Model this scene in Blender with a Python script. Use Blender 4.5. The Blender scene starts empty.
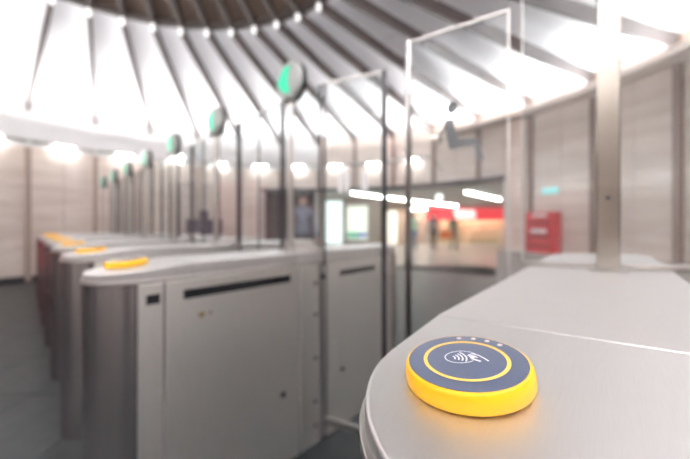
import bpy, bmesh, math, random
from mathutils import Vector, Matrix
random.seed(7)
PI = math.pi
D = bpy.data
COL = bpy.context.scene.collection
R = math.radians

# ------------------------------------------------------------------ camera, world, exposure
EYE = 1.14
cam_d = D.cameras.new('camera'); cam = D.objects.new('camera', cam_d); COL.objects.link(cam)
cam.location = (0, 0, EYE); cam.rotation_euler = (PI/2, 0, 0)
cam_d.sensor_width = 36; cam_d.lens = 36*312/690; cam_d.shift_y = -4.5/690
cam_d.clip_start = 0.02
cam_d.dof.use_dof = True; cam_d.dof.focus_distance = 0.285; cam_d.dof.aperture_fstop = 2.5
cam_d.dof.aperture_blades = 0
sc = bpy.context.scene
sc.camera = cam
vs = sc.view_settings
vs.view_transform = 'Standard'; vs.look = 'None'; vs.gamma = 1.0; vs.use_curve_mapping = False
vs.exposure = 0.3
sc.cycles.transparent_max_bounces = 64
sc.cycles.max_bounces = 12
w = D.worlds.new('world'); sc.world = w; w.use_nodes = True
w.node_tree.nodes['Background'].inputs[0].default_value = (0.9, 0.93, 1.0, 1)
w.node_tree.nodes['Background'].inputs[1].default_value = 0.3
UPLIGHT_W = 54.0      # each cove uplight
BULB_E = 110.0
CROWN_E = 0.3      # faint glow put into the pale rib caps around the dark crown

# ------------------------------------------------------------------ materials
def mat(name, col, rough=0.5, metal=0.0, spec=0.5, emit=None, es=1.0, coat=0.0):
    m = D.materials.new(name); m.use_nodes = True
    b = m.node_tree.nodes['Principled BSDF']
    b.inputs['Base Color'].default_value = (*col, 1)
    b.inputs['Roughness'].default_value = rough
    b.inputs['Metallic'].default_value = metal
    b.inputs['Specular IOR Level'].default_value = spec
    b.inputs['Coat Weight'].default_value = coat
    if emit:
        b.inputs['Emission Color'].default_value = (*emit, 1)
        b.inputs['Emission Strength'].default_value = es
    return m

def noise_mat(name, c1, c2, scale=(1, 1, 1), nscale=5, rough=0.5, metal=0.0, bump=0.0, rvar=0.0, detail=6, spec=0.5, coords='Object'):
    m = mat(name, c1, rough, metal, spec)
    nt = m.node_tree; b = nt.nodes['Principled BSDF']
    tc = nt.nodes.new('ShaderNodeTexCoord'); mp = nt.nodes.new('ShaderNodeMapping')
    mp.inputs['Scale'].default_value = scale
    nz = nt.nodes.new('ShaderNodeTexNoise'); nz.inputs['Scale'].default_value = nscale; nz.inputs['Detail'].default_value = detail
    mx = nt.nodes.new('ShaderNodeMix'); mx.data_type = 'RGBA'
    mx.inputs[6].default_value = (*c1, 1); mx.inputs[7].default_value = (*c2, 1)
    L = nt.links.new
    L(tc.outputs[coords], mp.inputs[0]); L(mp.outputs[0], nz.inputs[0])
    mr = nt.nodes.new('ShaderNodeMapRange'); mr.inputs[1].default_value = 0.35; mr.inputs[2].default_value = 0.65
    L(nz.outputs[0], mr.inputs[0]); L(mr.outputs[0], mx.inputs[0]); L(mx.outputs[2], b.inputs['Base Color'])
    if rvar:
        m2 = nt.nodes.new('ShaderNodeMapRange'); m2.inputs[1].default_value = 0.3; m2.inputs[2].default_value = 0.7
        m2.inputs[3].default_value = rough-rvar; m2.inputs[4].default_value = rough+rvar
        L(nz.outputs[0], m2.inputs[0]); L(m2.outputs[0], b.inputs['Roughness'])
    if bump:
        bp = nt.nodes.new('ShaderNodeBump'); bp.inputs['Strength'].default_value = bump; bp.inputs['Distance'].default_value = 0.002
        L(nz.outputs[0], bp.inputs['Height']); L(bp.outputs[0], b.inputs['Normal'])
    return m

def glass_mat(name, tint=(0.93, 0.95, 0.95), veil=0.04):
    m = D.materials.new(name); m.use_nodes = True; nt = m.node_tree; nt.nodes.clear()
    out = nt.nodes.new('ShaderNodeOutputMaterial'); L = nt.links.new
    tr = nt.nodes.new('ShaderNodeBsdfTransparent'); tr.inputs[0].default_value = (*tint, 1)
    gl = nt.nodes.new('ShaderNodeBsdfGlossy'); gl.inputs['Roughness'].default_value = 0.01
    df = nt.nodes.new('ShaderNodeBsdfDiffuse'); df.inputs[0].default_value = (0.85, 0.85, 0.86, 1)
    lw = nt.nodes.new('ShaderNodeLayerWeight'); lw.inputs[0].default_value = 0.5
    pw = nt.nodes.new('ShaderNodeMath'); pw.operation = 'POWER'; pw.inputs[1].default_value = 4.5
    fr = nt.nodes.new('ShaderNodeMath'); fr.operation = 'MULTIPLY_ADD'; fr.inputs[1].default_value = 0.9; fr.inputs[2].default_value = 0.035
    L(lw.outputs['Facing'], pw.inputs[0]); L(pw.outputs[0], fr.inputs[0])
    m1 = nt.nodes.new('ShaderNodeMixShader'); m1.inputs[0].default_value = veil
    m2 = nt.nodes.new('ShaderNodeMixShader')
    L(tr.outputs[0], m1.inputs[1]); L(df.outputs[0], m1.inputs[2])
    L(fr.outputs[0], m2.inputs[0]); L(m1.outputs[0], m2.inputs[1]); L(gl.outputs[0], m2.inputs[2])
    L(m2.outputs[0], out.inputs[0])
    return m

M = {}
M['steel_top'] = noise_mat('brushed_steel_top', (0.70, 0.69, 0.68), (0.68, 0.67, 0.66), (1, 30, 1), 40, 0.50, 1.0, 0.006, 0.02)
M['steel'] = noise_mat('brushed_steel_side', (0.86, 0.84, 0.80), (0.82, 0.80, 0.765), (30, 30, 0.6), 12, 0.34, 0.93, 0.008, 0.02)

M['steel_nose'] = noise_mat('brushed_steel_nose', (0.50, 0.475, 0.48), (0.44, 0.42, 0.425), (40, 40, 0.6), 12, 0.24, 1.0, 0.008, 0.02)
def brushed_vertical(m, an=.85):
    nt = m.node_tree; b = nt.nodes['Principled BSDF']; b.inputs['Anisotropic'].default_value = an
    c = nt.nodes.new('ShaderNodeCombineXYZ'); c.inputs[2].default_value = 1.0
    nt.links.new(c.outputs[0], b.inputs['Tangent'])
brushed_vertical(M['steel']); brushed_vertical(M['steel_nose'])
M['steel_post'] = mat('satin_steel_post', (0.50, 0.48, 0.455), 0.34, 1.0)
M['frame_dark'] = mat('dark_steel_frame', (0.045, 0.042, 0.046), 0.35, 0.3)
M['frame_grey'] = mat('grey_steel_frame', (0.30, 0.29, 0.29), 0.2, 1.0)
M['frame_tan'] = mat('tan_grey_steel', (0.36, 0.33, 0.295), 0.25, 1.0)
M['black'] = mat('black_plastic', (0.008, 0.008, 0.009), 0.6, spec=0.2)
M['seam'] = mat('seam_shadow_gap', (0.16, 0.15, 0.15), 0.6)
M['brass'] = mat('brass_lock', (0.45, 0.36, 0.2), 0.3, 1.0)
M['yellow'] = mat('yellow_plastic', (1.0, 0.52, 0.004), 0.36)
M['navy'] = noise_mat('navy_reader_face', (0.062, 0.078, 0.13), (0.07, 0.088, 0.142), (1, 1, 1), 300, 0.36)
M['amber'] = mat('amber_print', (0.95, 0.60, 0.13), 0.5)
M['white_print'] = mat('white_print', (0.9, 0.9, 0.92), 0.5)
M['led'] = mat('unlit_led', (0.75, 0.66, 0.62), 0.3)
M['glass'] = glass_mat('clear_glass')
M['frost'] = mat('frosted_print', (0.14, 0.145, 0.15), 0.6)
M['frost_white'] = mat('white_frosted_print', (0.9, 0.9, 0.9), 0.6)
M['housing'] = mat('grey_housing', (0.42, 0.44, 0.42), 0.4)
M['green'] = mat('green_lamp', (0.0, 0.12, 0.06), 0.3, emit=(0.0, 0.66, 0.36), es=0.95)
M['panel'] = mat('white_ceiling_panel', (0.70, 0.70, 0.74), 0.55)
M['brown_panel'] = noise_mat('brown_ceiling_panel', (0.085, 0.055, 0.045), (0.10, 0.07, 0.055), (1, 1, 1), 3, 0.6)
M['rib'] = noise_mat('brown_rib', (0.045, 0.034, 0.034), (0.06, 0.046, 0.045), (1, 1, 1), 4, 0.5)
M['rib_dark'] = mat('dark_brown_rib', (0.035, 0.025, 0.022), 0.6)
M['rib_cap'] = mat('rib_cap_glow', (0.9, 0.9, 0.92), 0.5, emit=(1, 0.985, 0.97), es=CROWN_E)
M['pilaster'] = mat('brown_pilaster', (0.24, 0.165, 0.14), 0.35)
M['pilaster_washed'] = mat('washed_out_pilaster', (0.42, 0.33, 0.28), 0.35)  # brown pilaster with the lamps' bright wash put into its colour
M['plinth'] = mat('dark_plinth', (0.03, 0.03, 0.032), 0.4)
M['wash_white'] = mat('white_wash_and_trough', (0.8, 0.8, 0.8), 0.5)  # troughs, and the uplights' glare painted on the upper wall
M['bulb'] = mat('lamp_bulb', (1, 1, 1), 0.4, emit=(1, 0.98, 0.95), es=BULB_E)
M['tube'] = mat('fluorescent_tube', (1, 1, 1), 0.4, emit=(1, 1, 0.98), es=24)
M['floor'] = noise_mat('grey_floor_tile', (0.020, 0.025, 0.027), (0.030, 0.035, 0.037), (1, 1, 1), 9, 0.38, spec=0.18, coords='Object')
M['pale_floor'] = noise_mat('pale_passage_floor', (0.40, 0.42, 0.40), (0.46, 0.47, 0.45), (1, 1, 1), 3, 0.28)
M['grout'] = mat('floor_grout', (0.16, 0.16, 0.165), 0.6)
M['corr_ceiling'] = mat('grey_corridor_ceiling', (0.6, 0.58, 0.54), 0.7)
M['corr_wall'] = mat('tan_corridor_wall', (0.46, 0.38, 0.32), 0.5)
M['dark_wall'] = mat('dark_brown_recess', (0.16, 0.115, 0.115), 0.6)
M['stone_ledge'] = noise_mat('pale_stone_ledge', (0.56, 0.52, 0.49), (0.62, 0.58, 0.55), (1, 1, 1), 4, 0.3)
M['header'] = mat('dark_header', (0.05, 0.05, 0.06), 0.4)
M['red'] = mat('red_painted_metal', (0.62, 0.012, 0.02), 0.35)
M['dark_red'] = mat('dark_red_slot', (0.16, 0.006, 0.01), 0.6)
M['red_sign'] = mat('red_lit_fascia', (0.75, 0.03, 0.04), 0.4, emit=(1, 0.03, 0.05), es=0.75)
M['white_sign'] = mat('white_lit_sign', (0.9, 0.9, 0.9), 0.4, emit=(1, 0.95, 0.9), es=0.9)
M['light_box'] = mat('white_light_box', (0.9, 0.95, 0.95), 0.4, emit=(0.85, 1, 0.98), es=1.0)
M['poster'] = mat('pale_lit_poster', (0.85, 0.87, 0.78), 0.4, emit=(0.9, 0.95, 0.82), es=0.75)
M['poster_green'] = mat('green_poster_print', (0.1, 0.5, 0.32), 0.4, emit=(0.15, 0.6, 0.4), es=0.5)
M['poster_blue'] = mat('blue_poster_print', (0.12, 0.22, 0.5), 0.4, emit=(0.12, 0.25, 0.5), es=0.5)
M['shelf'] = mat('pale_wood_shelf', (0.86, 0.76, 0.54), 0.5)
M['shelf_goods'] = mat('tan_goods', (0.80, 0.68, 0.42), 0.6)
M['warm_lamp'] = mat('warm_shop_lamp', (1, 0.9, 0.7), 0.4, emit=(1, 0.95, 0.82), es=28)
M['metal_frame'] = mat('aluminium_frame', (0.7, 0.69, 0.66), 0.35, 0.8)
M['orange'] = mat('orange_fabric', (0.9, 0.2, 0.03), 0.6)
M['teal_sign'] = mat('teal_lit_sign', (0.3, 0.75, 0.75), 0.4, emit=(0.35, 0.85, 0.85), es=0.5)
M['dark_board'] = mat('dark_purple_board', (0.10, 0.075, 0.11), 0.5)
M['skin'] = mat('skin', (0.62, 0.40, 0.31), 0.5)
M['hair'] = mat('dark_hair', (0.02, 0.015, 0.014), 0.5)

def marble():
    m = noise_mat('beige_marble', (0.90, 0.80, 0.735), (0.77, 0.66, 0.595), (0.5, 0.5, 3.0), 2.2, 0.16, 0, 0, 0, 9)
    return m
M['marble'] = marble()

# ------------------------------------------------------------------ mesh helpers
class MB:
    def __init__(s): s.v = []; s.f = []
    def add(s, vs_, fs_):
        n = len(s.v); s.v += [tuple(v) for v in vs_]; s.f += [tuple(i+n for i in f) for f in fs_]; return s
    def box(s, x0, x1, y0, y1, z0, z1):
        return s.add([(x, y, z) for z in (z0, z1) for y in (y0, y1) for x in (x0, x1)],
                     [(0, 2, 3, 1), (4, 5, 7, 6), (0, 1, 5, 4), (2, 6, 7, 3), (0, 4, 6, 2), (1, 3, 7, 5)])
    def prism(s, pts, z0, z1):
        n = len(pts); a = list(pts)
        zf = lambda z, p: z(p) if callable(z) else z
        vs_ = [(x, y, zf(z0, (x, y))) for x, y in a]+[(x, y, zf(z1, (x, y))) for x, y in a]
        return s.add(vs_, [tuple(range(n-1, -1, -1)), tuple(range(n, 2*n))]+[(i, (i+1) % n, n+(i+1) % n, n+i) for i in range(n)])
    def loft(s, rings, cap=True):
        n = len(rings[0]); vs_ = [p for r in rings for p in r]; fs = []
        for k in range(len(rings)-1):
            for i in range(n):
                j = (i+1) % n; fs.append((k*n+i, k*n+j, (k+1)*n+j, (k+1)*n+i))
        if cap: fs += [tuple(range(n-1, -1, -1)), tuple(range((len(rings)-1)*n, len(rings)*n))]
        return s.add(vs_, fs)
    def tube(s, p, q, r, n=16, r2=None):
        p = Vector(p); q = Vector(q); d = (q-p).normalized()
        u = d.cross(Vector((0, 0, 1)) if abs(d.z) < 0.9 else Vector((1, 0, 0))).normalized(); v = d.cross(u)
        r2 = r if r2 is None else r2
        ring = lambda c, rr: [c+rr*(math.cos(2*PI*i/n)*u+math.sin(2*PI*i/n)*v) for i in range(n)]
        return s.loft([ring(p, r), ring(q, r2)])
    def lathe(s, prof, n=48, c=(0, 0, 0)):
        return s.loft([[(c[0]+r*math.cos(2*PI*i/n), c[1]+r*math.sin(2*PI*i/n), c[2]+z) for i in range(n)] for r, z in prof])
    def sphere(s, c, r, n=10, sx=1, sy=1, sz=1):
        rings = []
        for k in range(1, n):
            t = PI*k/n
            rings.append([(c[0]+sx*r*math.sin(t)*math.cos(2*PI*i/(2*n)), c[1]+sy*r*math.sin(t)*math.sin(2*PI*i/(2*n)), c[2]-sz*r*math.cos(t)) for i in range(2*n)])
        return s.loft(rings)
    def hexa(s, p8):  # 4 bottom + 4 top
        return s.add(p8, [(3, 2, 1, 0), (4, 5, 6, 7), (0, 1, 5, 4), (1, 2, 6, 5), (2, 3, 7, 6), (3, 0, 4, 7)])
    def mesh(s, name, m):
        me = D.meshes.new(name); me.from_pydata(s.v, [], s.f); me.validate()
        bm = bmesh.new(); bm.from_mesh(me); bmesh.ops.recalc_face_normals(bm, faces=bm.faces); bm.to_mesh(me); bm.free()
        me.materials.append(m if not isinstance(m, str) else M[m]); return me
    def build(s, name, m, parent=None, smooth=None, bevel=0, loc=None, rot=None):
        o = D.objects.new(name, s.mesh(name, m)); COL.objects.link(o)
        if parent: o.parent = parent
        if loc: o.location = loc
        if rot: o.rotation_euler = rot
        if bevel:
            b = o.modifiers.new('bevel', 'BEVEL'); b.width = bevel; b.segments = 3; b.limit_method = 'ANGLE'; b.angle_limit = R(40)
        if smooth or bevel: smooth_by_angle(o.data, smooth or 35)
        return o

def smooth_by_angle(me, ang):
    for p in me.polygons: p.use_smooth = True
    bm = bmesh.new(); bm.from_mesh(me)
    for e in bm.edges:
        if len(e.link_faces) == 2: e.smooth = e.calc_face_angle(0) < R(ang)
    bm.to_mesh(me); bm.free()

def empty(name, loc=(0, 0, 0), rz=0):
    o = D.objects.new(name, None); COL.objects.link(o); o.location = loc; o.rotation_euler = (0, 0, rz); o.empty_display_size = 0.1
    return o
def tag(o, label, cat, group=None, kind=None):
    o['label'] = label; o['category'] = cat
    if group: o['group'] = group
    if kind: o['kind'] = kind
    return o
def copy_tree(o, parent=None):
    c = o.copy(); COL.objects.link(c); c.parent = parent
    for ch in list(o.children): copy_tree(ch, c)
    return c

# ------------------------------------------------------------------ the hall: round wall, conical ceiling
CX, CY, RO = -1.4, 3.1, 5.9           # outer ring
IX, IY, RI = -2.38, 2.45, 3.2         # inner ring
ZR, ZT = EYE+2.5, EYE+3.6
N = 34
OUT = [R(147.5-360/N*k) for k in range(N)]
INN = [R(132.2-8*k) if k < 14 else R(28.2-255.8/21*(k-13)) for k in range(N)]
def po(a, rad=RO): return Vector((CX+rad*math.cos(a), CY+rad*math.sin(a), 0))
def pi_(a, rad=RI): return Vector((IX+rad*math.cos(a), IY+rad*math.sin(a), 0))
def outp(k, z=ZR, rad=RO): p = po(OUT[k % N], rad); p.z = z; return p
def innp(k, z=ZT, rad=RI): p = pi_(INN[k % N], rad); p.z = z; return p

# floor: grout bed + tiles
fl = MB().box(-16, 26, -12, 30, -0.10, -0.012).build('floor', 'floor')
tag(fl, 'dark grey polished tile floor of the round station hall', 'floor', kind='structure')
MB().box(-6.9, 3.9, -0.9, 8.7, -0.012, -0.006).build('grout_bed', 'grout', fl)
T = 0.6
tm = MB().box(0.003, T-0.003, 0.003, T-0.003, -0.006, 0.0).mesh('floor_tile', 'floor')
for i in range(18):
    for j in range(16):
        o = D.objects.new('floor_tile', tm); COL.objects.link(o); o.parent = fl
        o.location = (-6.9+i*T, -0.9+j*T, 0)

# opening in the wall
HEAD = 2.17
A_L, A_J, A_R = OUT[5]+PI/N*.98, OUT[6], R(36.0)
def is_open(a): return A_R < a < A_L

# wall backing meshes by side, stone panels, pilasters
def wall_side(a):
    d = math.degrees(a) % 360
    if 83 < d < 225: return 'left'
    if d <= 83 or d > 330: return 'right'
    return 'rear'
WTOP = 2.72
sides = {}
for k in range(N):
    for h in range(2):
        a0 = OUT[k]-h*PI/N; a1 = a0-PI/N; am = (a0+a1)/2
        sides.setdefault(wall_side(am), []).append((a0, a1, is_open(am)))
walls = {}
for sname, segs in sides.items():
    mb = MB()
    for a0, a1, op in segs:
        z0 = HEAD if op else 0.0
        p = [po(a0, RO+.03), po(a1, RO+.03), po(a1, RO+.25), po(a0, RO+.25)]
        mb.hexa([(q.x, q.y, z0) for q in p]+[(q.x, q.y, ZR+0.1) for q in p])
    wl = mb.build('wall_'+sname, 'corr_wall')
    tag(wl, {'left': 'curved beige marble wall on the left behind the gates', 'right': 'curved beige marble wall on the right behind the glass screen',
             'rear': 'curved marble wall of the hall behind the viewer'}[sname], 'wall', kind='structure')
    walls[sname] = wl
    for a0, a1, op in segs:
        wt = WTOP if sname != 'right' else ZR
        rows = [(0.12, 1.0), (1.0, 1.9), (1.9, wt)] if not op else [(HEAD, wt)]
        e = 0.0007
        for z0, z1 in rows:
            p = [po(a0-e, RO), po(a1+e, RO), po(a1+e, RO+.03), po(a0-e, RO+.03)]
            MB().hexa([(q.x, q.y, z0+.003) for q in p]+[(q.x, q.y, z1-.003) for q in p]).build('stone_panel', 'marble', wl)
        p = [po(a0, RO-.01), po(a1, RO-.01), po(a1, RO+.03), po(a0, RO+.03)]
        if sname != 'right': MB().hexa([(q.x, q.y, WTOP) for q in p]+[(q.x, q.y, ZR) for q in p]).build('upper_band', 'wash_white', wl)
        if not op:
            p = [po(a0, RO-.015), po(a1, RO-.015), po(a1, RO+.02), po(a0, RO+.02)]
            MB().hexa([(q.x, q.y, 0) for q in p]+[(q.x, q.y, .12) for q in p]).build('plinth', 'plinth', wl)
for k in range(N):
    a = OUT[k]; s = wall_side(a-0.01)
    d = math.degrees(a) % 360
    z0 = HEAD if A_R < a < A_L+.01 else (0.0 if not (0 < d < 36 or d > 335) else 0.64)
    c = po(a, RO-.03)
    mb = MB().box(-.04, .03, -.042, .042, z0, ZR-0.02 if s == 'right' else 2.70)
    mb.build('pilaster', 'pilaster' if s == 'right' else 'pilaster_washed', walls[s], loc=(c.x, c.y, 0), rot=(0, 0, a), bevel=.006)

# ledge along the right wall
mb = MB()
la = [R(35.5-2.5*i) for i in range(25)]
for a0, a1 in zip(la, la[1:]):
    p = [po(a0, RO-.42), po(a1, RO-.42), po(a1, RO-.02), po(a0, RO-.02)]
    mb.hexa([(q.x, q.y, 0.0) for q in p]+[(q.x, q.y, .60) for q in p])
lg = mb.build('trim_1', 'stone_ledge'); tag(lg, 'pale stone ledge running along the foot of the right wall', 'ledge', kind='structure')
mb = MB()
for a0, a1 in zip(la, la[1:]):
    p = [po(a0, RO-.44), po(a1, RO-.44), po(a1, RO-.02), po(a0, RO-.02)]
    mb.hexa([(q.x, q.y, 0.60) for q in p]+[(q.x, q.y, .635) for q in p])
mb.build('coping', 'stone_ledge', lg)

# dark header beam and jambs of the opening
hb = MB()
n = 20
for i in range(n):
    a0 = A_L+(A_R-A_L)*i/n; a1 = A_L+(A_R-A_L)*(i+1)/n
    p = [po(a0, RO-.04), po(a1, RO-.04), po(a1, RO+.26), po(a0, RO+.26)]
    hb.hexa([(q.x, q.y, HEAD-.08) for q in p]+[(q.x, q.y, HEAD+.02) for q in p])
hb = hb.build('trim_2', 'header'); tag(hb, 'dark lintel over the wide opening to the shops', 'lintel', kind='structure')
for idx, (a, m_, wd) in enumerate([(A_L, 'stone_ledge', .10), (A_J, 'stone_ledge', .07), (A_R-.012, 'marble', .10)]):
    c = po(a, RO)
    o = MB().box(-.03, .26, -wd, wd, 0, HEAD-.08).build('trim_%d' % (3+idx), m_, loc=(c.x, c.y, 0), rot=(0, 0, a), bevel=.008)
    tag(o, ['pale stone jamb left of the dark doorway', 'pale post between the dark doorway and the lit opening', 'beige marble jamb at the right end of the lit opening'][idx], 'jamb', kind='structure')

# ceiling: inner dark cone is the parent mesh, panels and ribs are its pieces
inner = [innp(k, ZT+.02) for k in range(N)]
APX = Vector((IX, IY, 0))
def darkp(k, f, z): p = innp(k, 0); q = APX+(p-APX)*f; q.z = z; return q
ce = MB()
for k in range(N):
    a, b = innp(k, ZT+.05), innp(k+1, ZT+.05)
    c, d_ = darkp(k+1, .35, ZT+.75), darkp(k, .35, ZT+.75)
    up = Vector((0, 0, .05))
    ce.hexa([a, b, c, d_, a+up, b+up, c+up, d_+up])
ce.prism([(darkp(k, .36, 0).x, darkp(k, .36, 0).y) for k in range(N)][::-1], ZT+.74, ZT+.80)
ceiling = ce.build('ceiling', 'brown_panel')
tag(ceiling, 'conical hall ceiling of white panels between brown ribs under a dark brown crown', 'ceiling', kind='structure')
rows = [(0.0, .33), (.33, .70), (.70, 1.0)]
for k in range(N):
    for f0, f1 in rows:
        a, b = outp(k), outp(k+1); c, d_ = innp(k+1), innp(k)
        l = lambda p, q, f: p+(q-p)*f
        g = .006
        q4 = [l(a, d_, f0+g/4), l(b, c, f0+g/4), l(b, c, f1-g/4), l(a, d_, f1-g/4)]
        up = Vector((0, 0, .03))
        MB().hexa(q4+[p+up for p in q4]).build('ceiling_panel', 'panel', ceiling)
    # closing board above panels is the dark cone edge
    p, q = outp(k, rad=RO-.02), innp(k)
    dv = (q-p).normalized(); side = Vector((dv.y, -dv.x, 0)).normalized()
    dn = Vector((0, 0, -1))
    w2, dep = .028, .22
    sect = lambda c, t, e: [c-side*w2*t+Vector((0, 0, .02)), c+side*w2*t+Vector((0, 0, .02)), c+side*w2*t+dn*e, c-side*w2*t+dn*e]
    MB().loft([sect(p, 1, .22), sect(p+(q-p)*.08, 1, dep), sect(q, 1, dep*.8)]).build('rib', 'rib', ceiling)
    MB().sphere(q+dn*.12, .042, 6, 1, 1, 1.9).build('pale_rib_cap', 'rib_cap', ceiling, smooth=60)  # pale rib end cap with a little added glow
    p2, q2 = innp(k, ZT+.03), darkp(k, .36, ZT+.73)
    MB().loft([sect(p2, 1.4, .10), sect(q2, .8, .10)]).build('crown_rib', 'rib_dark', ceiling)
# ring beam
rb = MB()
for k in range(N):
    a, b = innp(k, ZT-.05, RI-.03), innp(k+1, ZT-.05, RI-.03); c, d_ = innp(k+1, ZT-.05, RI+.05), innp(k, ZT-.05, RI+.05)
    up = Vector((0, 0, .15)); rb.hexa([a, b, c, d_, a+up, b+up, c+up, d_+up])
rb.build('ring_beam', 'rib_dark', ceiling)

# wall uplights: trough with three bulbs and an upward lamp
def make_uplight():
    t = empty('wall_uplight')
    MB().box(-.30, .0, -.50, .50, 0, .012).box(-.30, -.29, -.50, .50, 0, .04).box(-.01, .0, -.50, .50, 0, .09).build('trough', 'wash_white', t)
    for y in (-.12, 0, .12):
        MB().sphere((-.12, y, -.02), .020, 6).build('bulb', 'bulb', t, smooth=60)
    return t
ld = D.lights.new('uplight', 'AREA')
ld.shape = 'RECTANGLE'; ld.size = .10; ld.size_y = 1.0; ld.energy = UPLIGHT_W; ld.spread = R(150); ld.color = (1, .98, .96)
ld3 = ld.copy(); ld3.energy = UPLIGHT_W*.55
ld2 = ld.copy(); ld2.energy = UPLIGHT_W*2.0
weak = {}
proto = make_uplight(); used = False
for k in range(N):
    a = OUT[k]-PI/N
    high = 9 <= k <= 15          # over the right wall the troughs sit higher and show no bulbs
    deep = 9 <= k <= 32
    if deep:
        o = empty('wall_uplight')
        MB().box(-.34, .0, -.53, .53, 0, .012).box(-.34, -.33, -.53, .53, 0, .11).box(-.01, .0, -.53, .53, 0, .09).build('trough', 'marble', o)
    else:
        o = copy_tree(proto) if used else proto; used = True
    weak[o.name] = k < 9 or k in (12, 13, 14, 15) or k > 27
    c = po(a, RO-.03); o.location = (c.x, c.y, 3.26 if high else 2.80); o.rotation_euler = (0, 0, a)
    tag(o, 'stone coloured uplight trough high on the right wall' if high else 'deep stone coloured uplight trough on the wall behind the viewer' if deep else '%s glowing three-bulb wall uplight from the left edge, below the ceiling panels' % ['first', 'second', 'third', 'fourth', 'fifth', 'sixth', 'seventh', 'eighth', 'ninth', 'tenth'][(k+1) % N if not deep else 0], 'lamp', 'uplights over the right wall' if high else 'uplights behind the viewer' if deep else 'uplights around the top of the wall')
for o in [o for o in D.objects if o.name.startswith('wall_uplight')]:
    lo = D.objects.new('lamp_glow', ld3 if weak[o.name] else ld2 if o.get('group') == 'uplights behind the viewer' else ld); COL.objects.link(lo); lo.parent = o
    lo.location = (-.22, 0, .07); lo.rotation_euler = (R(180), R(-42), 0)

# unseen dark doors added so the steel noses mirror dark streaks
for n_, d0 in enumerate((160, 187, 200, 212, 228, 285, 300, 330)):
    a = R(d0); c = po(a, RO-.06)
    dr = empty('door_%d' % (n_+1)); dr.location = (c.x, c.y, 0); dr.rotation_euler = (0, 0, a)
    MB().box(-.03, .05, -.52, .52, .001, 2.25).build('door_frame', 'frame_dark', dr, bevel=.01)
    for sg in (-1, 1):
        lf = MB().box(-.045, -.028, sg*.245-.225, sg*.245+.225, .02, 2.18).build('door_leaf', 'dark_wall', dr, bevel=.006)
        MB().box(-.075, -.045, sg*.06-.012, sg*.06+.012, .9, 1.3).build('door_handle', 'steel_post', lf, bevel=.004)
    tag(dr, 'dark brown double door added out of view to darken reflections in the steel', 'door', 'dark doors added for the steel reflections', kind='structure')

# ------------------------------------------------------------------ gate cabinets
def stadium(r, S, n=24):
    pts = [(r*math.cos(a), r*math.sin(a)) for a in [PI/2+PI*i/n for i in range(n+1)]]
    pts += [(S+r*math.cos(a), r*math.sin(a)) for a in [-PI/2+PI*i/n for i in range(n+1)]]
    return pts
SL = math.tan(R(5.0)); CR = .14
def clip(pts, xc, keep_less):
    out = []
    for i in range(len(pts)):
        p, q = pts[i], pts[(i+1) % len(pts)]
        inp = (p[0] <= xc) == keep_less; inq = (q[0] <= xc) == keep_less
        if inp: out.append(p)
        if inp != inq:
            t = (xc-p[0])/(q[0]-p[0]); out.append((xc, p[1]+t*(q[1]-p[1])))
    return out
def topz(p, lt=0.0): return 1.0-SL*max(0.0, CR-p[0])-lt*p[1]

def make_reader(r=.061, th=.0190, lateral=True):
    t = empty('card_reader')
    MB().lathe([(r*.97, 0), (r*.99, .0008), (r*1.0, .002), (r*1.0, th*.55), (r*.985, th*.8), (r*.965, th*.94), (r*.945, th), (r*.90, th)], 72).build('base_ring', 'yellow', t, smooth=50)
    rf = r*.925
    z = th
    MB().lathe([(rf, z-.002), (rf, z+.0003), (rf*.99, z+.0005)], 72).build('face_plate', 'navy', t)
    ring = MB(); n = 72
    a_, b_ = rf*.665, rf*.73
    vs_ = []; fs = []
    zt = z+.0008
    for i in range(n):
        c, s = math.cos(2*PI*i/n), math.sin(2*PI*i/n)
        vs_ += [(a_*c, a_*s, zt), (b_*c, b_*s, zt)]
        j = (i+1) % n; fs.append((2*i, 2*i+1, 2*j+1, 2*j))
    ring.add(vs_, fs).build('ring_mark', 'amber', t)
    for d in (77, 59, 42, 25):
        c = (rf*.885*math.cos(R(d)), rf*.885*math.sin(R(d)))
        MB().lathe([(rf*.046, 0), (rf*.046, .0009), (rf*.03, .0012)], 14, (c[0], c[1], z)).build('indicator_light', 'led', t)
    # contactless mark: oval, four waves, hand holding a card
    zs = z+.0009
    def stroke(mb, pts, wd):
        vs_ = []; k = len(pts)
        for i, p in enumerate(pts):
            q0 = Vector(pts[max(0, i-1)]); q1 = Vector(pts[min(k-1, i+1)]); d = (q1-q0).normalized(); nn = Vector((-d.y, d.x))*wd/2
            vs_ += [(p[0]+nn.x, p[1]+nn.y, zs), (p[0]-nn.x, p[1]-nn.y, zs)]
        mb.add(vs_, [(2*i, 2*i+1, 2*i+3, 2*i+2) for i in range(k-1)])
    s = rf
    mk = MB()
    stroke(mk, [(s*(-.05+.28*math.cos(R(d))), s*(.09+.22*math.sin(R(d)))) for d in range(0, 312, 8)], s*.018)
    for q in range(4):
        rr = .10+.065*q
        stroke(mk, [(s*(-.26+rr*math.cos(R(d))), s*(.09+rr*math.sin(R(d))*1.0)) for d in range(-38, 39, 6)], s*.028)
    stroke(mk, [(s*.10, s*.13), (s*.18, s*.15), (s*.26, s*.08), (s*.31, -s*.05), (s*.34, -s*.17)], s*.03)      # back of the hand
    for i in range(3):
        stroke(mk, [(s*(.07+.02*i), s*(.10-.035*i)), (s*(.15+.02*i), s*(.09-.035*i)), (s*(.20+.01*i), s*(.05-.03*i))], s*.028)
    stroke(mk, [(s*.10, -s*.02), (s*.15, -s*.07), (s*.21, -s*.15)], s*.045)
    stroke(mk, [(s*.09, s*.02), (s*.16, s*.0)], s*.05)
    mk.build('contactless_mark', 'white_print', t)
    return t
reader_proto = make_reader()
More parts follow.
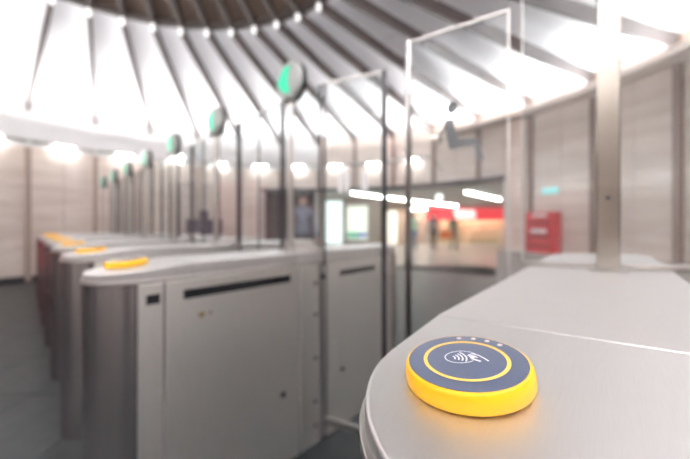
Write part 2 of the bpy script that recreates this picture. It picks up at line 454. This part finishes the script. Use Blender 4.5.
reader_used = [False]
def place_reader(cab_loc, rz, x, y, label, twist=0.0, sc_=1.0, roll=0.0, lt=0.0):
    o = reader_proto if not reader_used[0] else copy_tree(reader_proto)
    reader_used[0] = True
    m = Matrix.Translation(cab_loc) @ Matrix.Rotation(rz, 4, 'Z') @ Matrix.Translation((x, y, topz((x, y), lt)+.0006+.061*math.sin(R(roll)))) @ Matrix.Rotation(-math.atan(SL), 4, 'Y') @ Matrix.Rotation(-math.atan(lt), 4, 'X') @ Matrix.Rotation(twist-rz, 4, 'Z') @ Matrix.Rotation(-R(roll), 4, 'Y')
    o.matrix_world = m; o.scale = (sc_,)*3
    tag(o, label, 'card reader', 'yellow contactless readers on the gate noses')
    return o

LT0 = math.tan(R(2.2))     # the near cabinet's top falls slightly to its left
def make_cabinet(r, S, detail=True, lt=0.0):
    t = empty('gate_cabinet')
    body = MB().prism(stadium(r, S, 32), 0.001, .945).build('body', 'steel_nose', t, smooth=30)
    cap = MB()
    st = stadium(r-.003, S, 40)
    front = clip(st, CR, True); rear = clip(st, CR, False)
    cap.prism(front, .945, lambda p: topz(p, lt)).build('nose_plate', 'steel_top', t, smooth=30, bevel=.004)
    MB().prism(rear, .945, lambda p: topz(p, lt)).build('top_plate', 'steel_top', t, smooth=30, bevel=.003)
    MB().prism(stadium(r+.003, S, 40), .940, .952).build('trim_lip', 'steel_post', t, smooth=30, bevel=.002)
    if detail:
        y = -r
        def panel(name, x0, x1, z0, z1, m='steel', d=.006):
            return MB().box(x0, x1, y-d, y+.004, z0, z1).build(name, m, t, bevel=.0015)
        panel('seam_recess', -.03, S, .012, .938, 'seam', .001)
        panel('nose_strip', -.035, .040, .012, .938)
        p1 = panel('door_panel', .048, .645, .012, .938)
        p2 = panel('hinge_strip', .653, .775, .012, .938)
        p3 = panel('door_panel', .835, S-.02, .012, .938)
        MB().box(.795, .818, y-.012, y, .10, .93).build('guide_rail', 'steel_post', t, bevel=.003)
        MB().box(-.012, .030, y-.008, y-.004, .868, .902).build('sensor_window', 'black', t, bevel=.002)
        MB().box(.107, .590, y-.0085, y-.004, .868, .902).build('slot', 'black', p1, bevel=.002)
        MB().box(.93, 1.25, y-.0085, y-.004, .855, .887).build('slot', 'black', p3, bevel=.002)
        MB().tube((.17, y-.012, .80), (.17, y, .80), .011).build('lock', 'brass', p1)
        MB().tube((.205, y-.010, .80), (.205, y, .80), .006).build('lock', 'brass', p1)
        MB().tube((.546, y-.010, .345), (.546, y, .345), .013).build('key_hole', 'black', p1)
        MB().tube((.95, y-.010, .33), (.95, y, .33), .013).build('key_hole', 'black', p3)
        for z in (.84, .68, .455, .23, .107):
            MB().tube((.748, y-.011, z), (.748, y, z), .010).build('bolt', 'frame_dark', p2)
    return t

GX = .79      # glass line along the cabinet axis
GTOP = 1.88
def make_cab_glass(r):
    t = empty('glass_screen')
    MB().box(-.005, .005, -r+.005, r-.005, .012, GTOP-1.0).build('pane', 'glass', t)
    MB().box(-.014, .014, -r, r, 0, .016).build('base_rail', 'steel_post', t, bevel=.002)
    for s in (-1, 1):
        MB().box(-.008, .008, s*(r-.003)-.003, s*(r-.003)+.003, .012, GTOP-1.0).build('edge_strip', 'frame_dark', t)
    return t

def make_sign():
    t = empty('indicator_post')
    MB().lathe([(.035, 0), (.035, .008), (.015, .012), (.015, .76), (.015, .80)], 20).build('post', 'steel_post', t, smooth=40)
    hd = MB()
    # disc with axis along x
    prof = [(.092, .022), (.10, .012), (.10, -.015), (.088, -.026)]
    n = 40
    hd.loft([[(x, rr*math.cos(2*PI*i/n), .885+rr*math.sin(2*PI*i/n)) for i in range(n)] for rr, x in prof])
    h = hd.build('sign_head', 'housing', t, smooth=40)
    rim = MB().loft([[(x, rr*math.cos(2*PI*i/n), .885+rr*math.sin(2*PI*i/n)) for i in range(n)] for rr, x in [(.085, .021), (.096, .034), (.104, .026), (.104, .008), (.099, .004)]])
    rim.build('rear_cover', 'black', h, smooth=40)
    # green lens, arrow shaped to the left
    pts = [(.075, 0), (.03, .055), (-.005, .07), (-.03, .06), (-.012, .03), (-.012, -.03), (-.03, -.06), (-.005, -.07), (.03, -.055)]
    g = MB(); k = len(pts)
    pts = [(p[0], p[1]) for p in pts]
    g.add([(-.026, p[0], .885+p[1]) for p in pts]+[(-.031, p[0], .885+p[1]) for p in pts],
          [tuple(range(k)), tuple(range(2*k-1, k-1, -1))]+[(i, (i+1) % k, k+(i+1) % k, k+i) for i in range(k)])
    g.build('green_lens', 'green', h)
    MB().box(-.05, .03, -.028, .028, .78, .80).build('bracket', 'housing', t, bevel=.004)
    return t

def make_leaf(W, post='frame_dark', pw=.018, hinge='frame_dark'):
    """door leaf in local x from hinge (0) to free edge (W)"""
    t = empty('glass_gate_leaf')
    MB().box(.01, W-.01, -.005, .005, .14, GTOP-.006).build('pane', 'glass', t)
    MB().tube((W-pw/2, 0, .10), (W-pw/2, 0, GTOP), pw/2).build('edge_post', post, t, smooth=40)
    MB().box(0, .006 if hinge != 'frame_dark' else .010, -.007, .007, .93, GTOP).build('hinge_post', hinge, t)
    MB().box(.01, W-.02, -.006, .006, GTOP-.008, GTOP).build('top_rail', 'steel_post', t)
    MB().box(.01, W-.02, -.008, .008, .11, .14).build('bottom_rail', 'steel_post', t)
    MB().box(-.009, .012, -.012, .012, .86, .885).build('hinge_bracket', 'frame_dark', t)
    return t

# near cabinet
TH0 = R(40); RZ0 = PI/2-TH0
C0 = Vector((.199, .288, 0)); R0 = .183
cab0 = make_cabinet(R0, 1.45, lt=LT0); cab0.location = C0; cab0.rotation_euler = (0, 0, RZ0)
tag(cab0, 'wide brushed steel gate cabinet in the right foreground, under the large yellow reader', 'ticket gate', 'gate cabinets in a row')
place_reader(C0, RZ0, -.0265, .0755, 'large sharp yellow and navy contactless card reader in the right foreground', 0.0, 1.0, 1.8, LT0)

# row of cabinets going away to the left
TH = R(43); RZ = PI/2-TH
R1 = .16
row_lab = ['steel gate cabinet nearest on the left, with door panels and black slots in full view',
           'second steel gate cabinet of the left row, its rounded nose just behind the nearest one',
           'third steel gate cabinet of the left row, counted from the nearest',
           'fourth steel gate cabinet of the left row, counted from the nearest',
           'fifth steel gate cabinet of the left row, counted from the nearest',
           'sixth steel gate cabinet of the left row, next to the last',
           'farthest steel gate cabinet of the left row, nearest the marble wall']
ordn = ['nearest', 'second', 'third', 'fourth', 'fifth', 'sixth', 'farthest']
cabp = make_cabinet(R1, 1.45); signp = make_sign(); glassp = make_cab_glass(R1); leafp = make_leaf(.26, pw=.012)
a_ = Vector((math.sin(TH), math.cos(TH), 0)); q_ = Vector((-a_.y, a_.x, 0))
spots = [Vector((-.785, 1.177, 0))+Vector((-.65, .63, 0))*i for i in range(7)]
for i, c in enumerate(spots):
    o = cabp if i == 0 else copy_tree(cabp)
    o.location = c; o.rotation_euler = (0, 0, RZ); tag(o, row_lab[i], 'ticket gate', 'gate cabinets in a row')
    place_reader(c, RZ, -.02, .06, 'small blurred yellow card reader on the %s gate cabinet of the left row' % ordn[i], 0, 1.15)
    s = signp if i == 0 else copy_tree(signp)
    p = c+a_*.67-q_*.06; s.location = (p.x, p.y, 1.0005); s.rotation_euler = (0, 0, RZ)
    tag(s, 'round green lit indicator post on the %s gate cabinet of the left row' % ordn[i], 'indicator', 'green gate indicators')
    g = glassp if i == 0 else copy_tree(glassp)
    p = c+a_*GX; g.location = (p.x, p.y, 1.0005); g.rotation_euler = (0, 0, RZ)
    tag(g, 'clear glass screen standing across the %s gate cabinet of the left row' % ordn[i], 'glass panel', 'glass screens on the cabinets')
    if i < 6:   # two leaves in the narrow passage behind this cabinet
        for sgn in (1, -1):
            l = leafp if (i == 0 and sgn == 1) else copy_tree(leafp)
            base = (c+a_*GX+q_*(R1+.024)) if sgn == 1 else (spots[i+1]+a_*GX-q_*(R1+.024))
            l.location = (base.x, base.y, 0)
            l.rotation_euler = (0, 0, RZ+PI/2 if sgn == 1 else RZ-PI/2)
            tag(l, 'glass gate leaf hung on the %s side of the %s cabinet of the left row' % (('far', ordn[i]) if sgn == 1 else ('near', ordn[i+1])), 'glass gate', 'glass leaves in the passages')

# wide passage leaves: B hung on the nearest left cabinet, A on the near cabinet
def leaf_between(h, e, name_lab, **kw):
    h = Vector((h[0], h[1], 0)); e = Vector((e[0], e[1], 0)); d = e-h
    l = make_leaf(d.length, **kw); l.location = h; l.rotation_euler = (0, 0, math.atan2(d.y, d.x))
    tag(l, name_lab, 'glass gate', 'glass leaves in the passages'); return l, d.length
hB = spots[0]+a_*GX-q_*(R1+.024)
lB, WB = leaf_between((hB.x, hB.y), (.20, 1.49), 'tall glass gate leaf with dark edge post, hung on the nearest left cabinet', pw=.026)
lA, WA = leaf_between((.565, 1.07), (.245, 1.27), 'large glass gate leaf bearing the grey wheelchair symbol, right of the dark post', post='frame_grey', pw=.026, hinge='metal_frame')
# white frosted marks on leaf B
for u, z, ww, hh in ((.10, 1.36, .012, .055), (.135, 1.36, .012, .055), (.23, 1.36, .016, .05)):
    MB().box(u-ww, u+ww, -.0068, -.0056, z-hh, z+hh).build('frosted_mark', 'frost_white', lB)
# wheelchair symbol on leaf A (u measured from the free edge)
ic = MB()
def U(u): return WA-u
def slab(pts):
    k = len(pts)
    ic.add([(U(u), .0058, z) for u, z in pts]+[(U(u), .0068, z) for u, z in pts],
           [tuple(range(k)), tuple(range(2*k-1, k-1, -1))]+[(i, (i+1) % k, k+(i+1) % k, k+i) for i in range(k)])
slab([(.187+.022*math.cos(2*PI*i/20), 1.578+.024*math.sin(2*PI*i/20)) for i in range(20)])
slab([(.158, 1.538), (.190, 1.538), (.206, 1.46), (.206, 1.425), (.176, 1.422), (.166, 1.47)])
slab([(.180, 1.462), (.262, 1.455), (.276, 1.44), (.262, 1.43), (.180, 1.425)])
slab([(.258, 1.45), (.276, 1.45), (.296, 1.375), (.280, 1.37)])
def arc(cu, cz, r, d0, d1, wd, k=18):
    for i in range(k):
        t0, t1 = R(d0+(d1-d0)*i/k), R(d0+(d1-d0)*(i+1)/k)
        slab([(cu+(r+s*wd)*math.cos(t), cz+(r+s*wd)*math.sin(t)) for t, s in ((t0, 1), (t1, 1), (t1, -1), (t0, -1))])
arc(.200, 1.41, .078, 130, 235, .0015)
slab([(.166, 1.533), (.176, 1.525), (.148, 1.478), (.138, 1.482)])
slab([(.138, 1.482), (.148, 1.482), (.150, 1.452), (.142, 1.450)])
ic.build('wheelchair_symbol', 'frost', lA)

# glass screen on the near cabinet with its steel post
a0_ = Vector((math.sin(TH0), math.cos(TH0), 0)); q0_ = Vector((-a0_.y, a0_.x, 0))
g0 = empty('glass_screen'); p = C0+a0_*.93; g0.location = (p.x, p.y, 1.0005); g0.rotation_euler = (0, 0, RZ0)
MB().box(-.006, .006, -.32, R0+.02, .012, 1.15).build('pane', 'glass', g0)
MB().box(-.013, .013, -.32, R0+.02, 0.001, .018).build('base_rail', 'steel_post', g0, bevel=.002, rot=(-math.atan(LT0), 0, 0))
MB().box(-.007, .007, R0+.017, R0+.02, .014, 1.15).build('edge_strip', 'metal_frame', g0)
tag(g0, 'tall clear glass screen across the near cabinet, behind the steel post', 'glass panel', 'glass screens on the cabinets')
p0 = empty('steel_post'); p = C0+a0_*.88-q0_*.036; p0.location = (p.x, p.y, 1.0005); p0.rotation_euler = (0, 0, RZ0)
MB().box(-.012, .012, -.028, .028, .006, 1.3).build('post', 'frame_tan', p0, bevel=.004)
MB().box(-.03, .03, -.045, .045, 0.001, .006).build('foot_plate', 'steel_post', p0, bevel=.002, rot=(-math.atan(LT0), 0, 0), loc=(0, 0, .0015))
MB().tube((-.014, 0, .22), (-.012, 0, .22), .006).build('screw', 'frame_dark', p0)
tag(p0, 'broad upright satin steel post on the near cabinet', 'post')

# ------------------------------------------------------------------ red box on the ledge, small signs
a = R(27.5)
rbx = empty('newspaper_stand'); c = po(a, RO-.25); rbx.location = (c.x, c.y, .636); rbx.rotation_euler = (0, 0, a)
MB().box(-.12, .15, -.25, .25, 0, .74).build('casing', 'red', rbx, bevel=.012)
for z in (.10, .27, .52):
    MB().box(-.126, -.118, -.20, .20, z, z+.05).build('slot', 'dark_red', rbx)
MB().box(-.125, -.119, -.14, .14, .36, .43).build('label_plate', 'white_print', rbx)
MB().box(-.125, -.119, -.15, .12, .65, .70).build('label_plate', 'white_print', rbx)
tag(rbx, 'red metal newspaper stand with dark slots and a white label on the ledge', 'stand')
a = R(27.5); c = po(a, RO-.02)
o = MB().box(-.02, .02, -.14, .14, 0, .11).build('wall_sign', 'teal_sign', loc=(c.x, c.y, 1.72), rot=(0, 0, a), bevel=.004)
tag(o, 'small pale teal lit sign on the wall above the red stand', 'sign')
a = R(114.2); c = po(a, RO-.075)
nb = empty('notice_board'); nb.location = (c.x, c.y, .82); nb.rotation_euler = (0, 0, a)
MB().box(-.03, .05, -.45, .45, 0, .48).build('board', 'dark_board', nb, bevel=.01)
MB().box(-.04, .05, -.10, .12, .48, .72).build('top_box', 'dark_board', nb, bevel=.01)
tag(nb, 'dark purple notice board low on the far wall behind the gates', 'board')

a = R(173); c = po(a, RO-.10)
bn = empty('red_reflection_panel'); bn.location = (c.x, c.y, .30); bn.rotation_euler = (0, 0, a)  # unseen red panel added for a red streak in the noses
MB().box(-.02, .04, -.75, .75, 0, 2.1).build('frame', 'metal_frame', bn, bevel=.01)
MB().box(-.026, -.018, -.71, .71, .04, 2.06).build('red_face', 'red', bn)
tag(bn, 'tall red panel added out of view on the left wall to tint the gate noses', 'reflection panel')

# ------------------------------------------------------------------ corridor and shops beyond the opening

arcp = [po(R(105-2.5*i), RO+.24) for i in range(31)]
poly = [(p.x, p.y) for p in arcp]+[(16, arcp[-1].y), (16, 21), (-9, 21), (-9, arcp[0].y)]
arcf = [po(R(105-2.5*i), RO+.04) for i in range(31)]
o = MB().prism(([(p.x, p.y) for p in arcf]+[(16, arcf[-1].y), (16, 21), (-9, 21), (-9, arcf[0].y)])[::-1], -.011, .0).build('floor_passage', 'pale_floor'); tag(o, 'pale grey shiny floor of the passage beyond the opening', 'floor', kind='structure')
o = MB().prism(poly[::-1], 2.29, 2.40).build('ceiling_corridor', 'corr_ceiling'); tag(o, 'low grey ceiling of the passage beyond the opening', 'ceiling', kind='structure')
def wall_seg(name, p, q, m, label, th=.1, h=2.29):
    p = Vector((*p, 0)); q = Vector((*q, 0)); d = (q-p).normalized(); nrm = Vector((-d.y, d.x, 0))*th
    o = MB().prism([(v.x, v.y) for v in (p, q, q+nrm, p+nrm)], 0, h).build(name, m)
    tag(o, label, 'wall', kind='structure'); return o
wall_seg('wall_recess', (-4.0, 10.3), (-.80, 10.3), 'dark_wall', 'dark brown wall inside the doorway left of the pale post')
wall_seg('wall_divider', (-.78, 9.25), (-.78, 12.98), 'corr_wall', 'tan dividing wall running back from the pale post')
wall_seg('wall_posters', (-.70, 13.0), (1.45, 13.0), 'corr_wall', 'tan passage wall carrying the white light box and the poster')
wall_seg('wall_shops', (1.5, 18.9), (14.5, 18.9), 'corr_wall', 'tan wall behind the red fronted shop')
wall_seg('wall_passage', (14.4, 18.8), (4.05, 6.6), 'corr_wall', 'tan wall on the right side of the passage')
wall_seg('wall_return', (1.45, 13.12), (1.55, 18.88), 'corr_wall', 'tan return wall between the poster wall and the shops')

lb = empty('light_box', (-.53, 12.98, .32))
MB().box(-.46, .46, -.10, 0, 0, 1.86).build('frame', 'metal_frame', lb, bevel=.01)
MB().box(-.42, .42, -.106, -.098, .04, 1.82).build('lit_face', 'light_box', lb)
tag(lb, 'tall white glowing light box on the passage wall left of the poster', 'light box')
ps = empty('poster_frame', (.50, 12.98, .50))
MB().box(-.46, .46, -.08, 0, 0, 1.46).build('frame', 'metal_frame', ps, bevel=.01)
f_ = MB().box(-.42, .42, -.086, -.078, .04, 1.42).build('poster', 'poster', ps)
MB().box(-.40, .02, -.090, -.084, .10, .34).build('print', 'poster_green', f_)
MB().box(.02, .40, -.090, -.084, .14, .32).build('print', 'poster_blue', f_)
tag(ps, 'pale backlit poster with a green and blue strip at its foot', 'poster')

# fluorescent fittings in a slanting row
def tube_fit(p, q, label):
    p = Vector(p); q = Vector(q); d = q-p; L_ = d.length
    t = empty('fluorescent_light', (p.x, p.y, 2.21), math.atan2(d.y, d.x))
    MB().box(0, L_, -.065, .065, .03, .078).build('fitting', 'metal_frame', t, bevel=.005)
    MB().box(.02, L_-.02, -.05, .05, 0, .03).build('tube', 'tube', t)
    tag(t, label, 'ceiling light', 'fluorescent lights of the passage')
tube_fit((.24, 10.6), (1.42, 12.2), 'fluorescent ceiling light over the poster, nearest of the slanting row')
tube_fit((1.75, 12.5), (2.75, 13.8), 'second fluorescent ceiling light of the slanting row, behind the dark post')
tube_fit((2.95, 14.1), (4.3, 15.6), 'third fluorescent ceiling light of the slanting row')
tube_fit((4.5, 15.8), (6.3, 17.6), 'last fluorescent ceiling light of the slanting row, over the red shop front')
tube_fit((4.0, 10.3), (6.6, 13.3), 'fluorescent ceiling light right of the row, next to the marble jamb')

# shop: red fascia, shelves
sh = empty('shop_front', (0, 0, 0))
MB().box(4.6, 9.6, 17.5, 17.7, 1.40, 2.12).build('fascia', 'red_sign', sh, bevel=.02)
MB().box(6.1, 7.3, 17.47, 17.5, 1.5, 1.98).build('sign_plate', 'white_sign', sh)
for x in (4.6, 9.5):
    MB().box(x, x+.12, 17.5, 17.7, 0, 1.40).build('post', 'metal_frame', sh)
MB().box(3.35, 9.6, 17.5, 18.85, 2.12, 2.2).build('canopy', 'corr_ceiling', sh)
MB().box(3.6, 9.4, 17.9, 18.1, 2.04, 2.10).build('shop_lamp', 'warm_lamp', sh)
tag(sh, 'shop front with a red fascia and white sign above pale shelves', 'shop')
def shelf_unit(x0, x1, label):
    u = empty('shelf_unit', ((x0+x1)/2, 18.6, 0)); hw = (x1-x0)/2
    MB().box(-hw, hw, .18, .24, 0, 1.85).build('back_board', 'shelf', u)
    for s in (-1, 1): MB().box(s*hw-.03, s*hw+.03, -.2, .24, 0, 1.85).build('side_board', 'shelf', u)
    for z in (.06, .45, .84, 1.23, 1.62): MB().box(-hw, hw, -.2, .2, z, z+.035).build('shelf', 'shelf', u)
    tag(u, label, 'shelf', 'shop shelf units')
    k = 0
    for z in (.48, .87, 1.27):
        x = -hw+.1
        while x < hw-.3:
            wd = random.uniform(.16, .3); hh = random.uniform(.16, .28)
            b = MB().box(0, wd, -.1, .1, 0, hh).build('goods_box', random.choice(['shelf_goods', 'shelf']), loc=((x0+x1)/2+x, 18.55, z+.006), bevel=.008)
            tag(b, 'small tan goods box standing on a pale shop shelf', 'box', 'goods on the shop shelves'); x += wd+random.uniform(.08, .3)
shelf_unit(5.2, 7.1, 'pale wooden shop shelf left of the other, full of tan boxes')
shelf_unit(7.25, 9.3, 'pale wooden shop shelf at the right end of the shop, beside the jamb')
# lit doorway strip left of the shop
ld_ = empty('lit_doorway', (2.85, 18.85, 0))
MB().box(-.32, .32, -.10, .0, 0, 2.05).build('frame', 'metal_frame', ld_)
MB().box(-.26, .26, -.115, -.10, .05, 2.0).build('lit_pane', 'poster', ld_)
tag(ld_, 'narrow pale lit doorway left of the red shop front', 'door')
cl = MB().sphere((0, 0, 0), .13, 8).build('globe_lamp', mat('globe', (1, 1, .97), .4, emit=(1, 1, .95), es=1.5), smooth=60, loc=(3.35, 11.1, 2.12))
tag(cl, 'round white globe lamp under the passage ceiling', 'lamp')

# ------------------------------------------------------------------ people
def person(loc, rz, h, top, legs, label, hair='hair', lean=0.0, stride=.1, armbend=.25):
    s = h/1.75
    V = []; E_ = []; RAD = []
    def v(x, y, z, r, par=None):
        V.append((x*s, (y-lean*max(0, z-.95))*s, z*s)); RAD.append(r*s)
        if par is not None: E_.append((par, len(V)-1))
        return len(V)-1
    pel = v(0, 0, .96, .125); ab = v(0, 0, 1.12, .12, pel); ch = v(0, .01, 1.30, .14, ab); st = v(0, .01, 1.42, .115, ch)
    nk = v(0, 0, 1.50, .052, st); hd0 = v(0, -.01, 1.575, .078, nk); hd1 = v(0, -.012, 1.65, .088, hd0); hd2 = v(0, -.005, 1.715, .06, hd1)
    v(0, -.105, 1.625, .014, hd1)        # nose
    hands = []
    for sg in (-1, 1):
        shd = v(.185*sg, .01, 1.40, .062, st); el = v(.235*sg, .03, 1.12, .044, shd); wr = v(.235*sg, .03-armbend, .90, .029, el)
        pa = v(.235*sg, .02-armbend-.02, .83, .032, wr); hands.append(pa)
        for i, ln in enumerate((.062, .075, .08, .07, .055)):
            if i == 0:
                t1 = v(.205*sg, -.02-armbend, .815, .010, pa); v(.198*sg, -.04-armbend, .785, .008, t1)
            else:
                yy = .035-armbend-.018*i
                f1 = v(.237*sg, yy, .79, .0095, pa); v(.230*sg, yy-.008, .79-ln, .008, f1)
        hp = v(.095*sg, 0, .90, .095, pel); kn = v(.10*sg, -.02-stride*sg*.5, .50, .06, hp); an = v(.10*sg, .02-stride*sg, .09, .042, kn)
        v(.11*sg, -.10-stride*sg, .035, .036, an)
    me = D.meshes.new('person'); me.from_pydata(V, E_, [])
    o = D.objects.new('person', me); COL.objects.link(o)
    sk = o.modifiers.new('skin', 'SKIN')
    for i, d in enumerate(me.skin_vertices[0].data): d.radius = (RAD[i], RAD[i]*(.78 if i in (pel, ab, ch, st) else 1)); d.use_root = (i == 0)
    sb = o.modifiers.new('sub', 'SUBSURF'); sb.levels = 2; sb.render_levels = 2
    dg = bpy.context.evaluated_depsgraph_get(); nm = D.meshes.new_from_object(o.evaluated_get(dg))
    o.modifiers.clear(); o.data = nm
    zmin = min(p.co.z for p in nm.vertices)
    for p in nm.vertices: p.co.z -= zmin
    nm.materials.clear()
    for m_ in (top, legs, M['skin'], M['black']): nm.materials.append(m_)
    for p in nm.polygons:
        c = p.center/s; p.use_smooth = True
        if c.z > 1.51: p.material_index = 2
        elif c.z < .09: p.material_index = 3
        elif c.z < .89 and abs(c.x) > .185: p.material_index = 2
        elif c.z < .97 and abs(c.x) < .2: p.material_index = 1
        else: p.material_index = 0
    # hair cap and eyes
    ly = -lean*.7
    hb_ = MB().sphere((0, (ly+.018)*s, 1.672*s-zmin), .100*s, 8, .95, 1.02, 1.0)
    hm = hb_.build('hair', hair, o, smooth=60)
    ey = MB()
    for sg in (-1, 1): ey.sphere((.032*sg*s, (ly-.093)*s, 1.640*s-zmin), .009*s, 4)
    ey.build('eyes', 'black', o, smooth=60)
    o.location = (loc[0], loc[1], 0.0); o.rotation_euler = (0, 0, rz)
    tag(o, label, 'person')
    return o
clo = lambda n, c: mat(n, c, .8)
person((-.83, 6.05), R(25), 1.77, clo('blue_grey_jacket', (.20, .21, .27)), clo('dark_trousers', (.05, .05, .06)), 'person with dark hair in a blue-grey jacket standing before the dark doorway', lean=.04)
person((3.15, 14.3), R(160), 1.68, clo('pale_green_top', (.42, .66, .52)), clo('blue_jeans', (.10, .17, .32)), 'person in a pale green top and blue jeans right of the dark gate post', stride=.14)
person((3.98, 14.0), R(-30), 1.70, clo('dark_purple_coat', (.10, .07, .10)), clo('black_trousers', (.05, .03, .04)), 'person in a dark purple coat standing before the red shop front')
person((4.95, 14.2), R(200), 1.66, clo('dark_green_jacket', (.10, .14, .09)), clo('brown_trousers', (.14, .09, .06)), 'person in a dark green jacket facing the pale shop shelves')
bg = empty('shopping_bag', (4.5, 14.0, .52))
MB().box(-.24, .24, -.08, .08, 0, .36).build('bag_body', 'orange', bg, bevel=.03)
hd = MB()
for i in range(10):
    t0, t1 = PI*i/10, PI*(i+1)/10
    hd.tube((.16*math.cos(t0), 0, .35+.12*math.sin(t0)), (.16*math.cos(t1), 0, .35+.12*math.sin(t1)), .012, 8)
hd.build('handle', 'orange', bg)
tag(bg, 'orange shopping bag held between the two dark dressed people', 'bag')
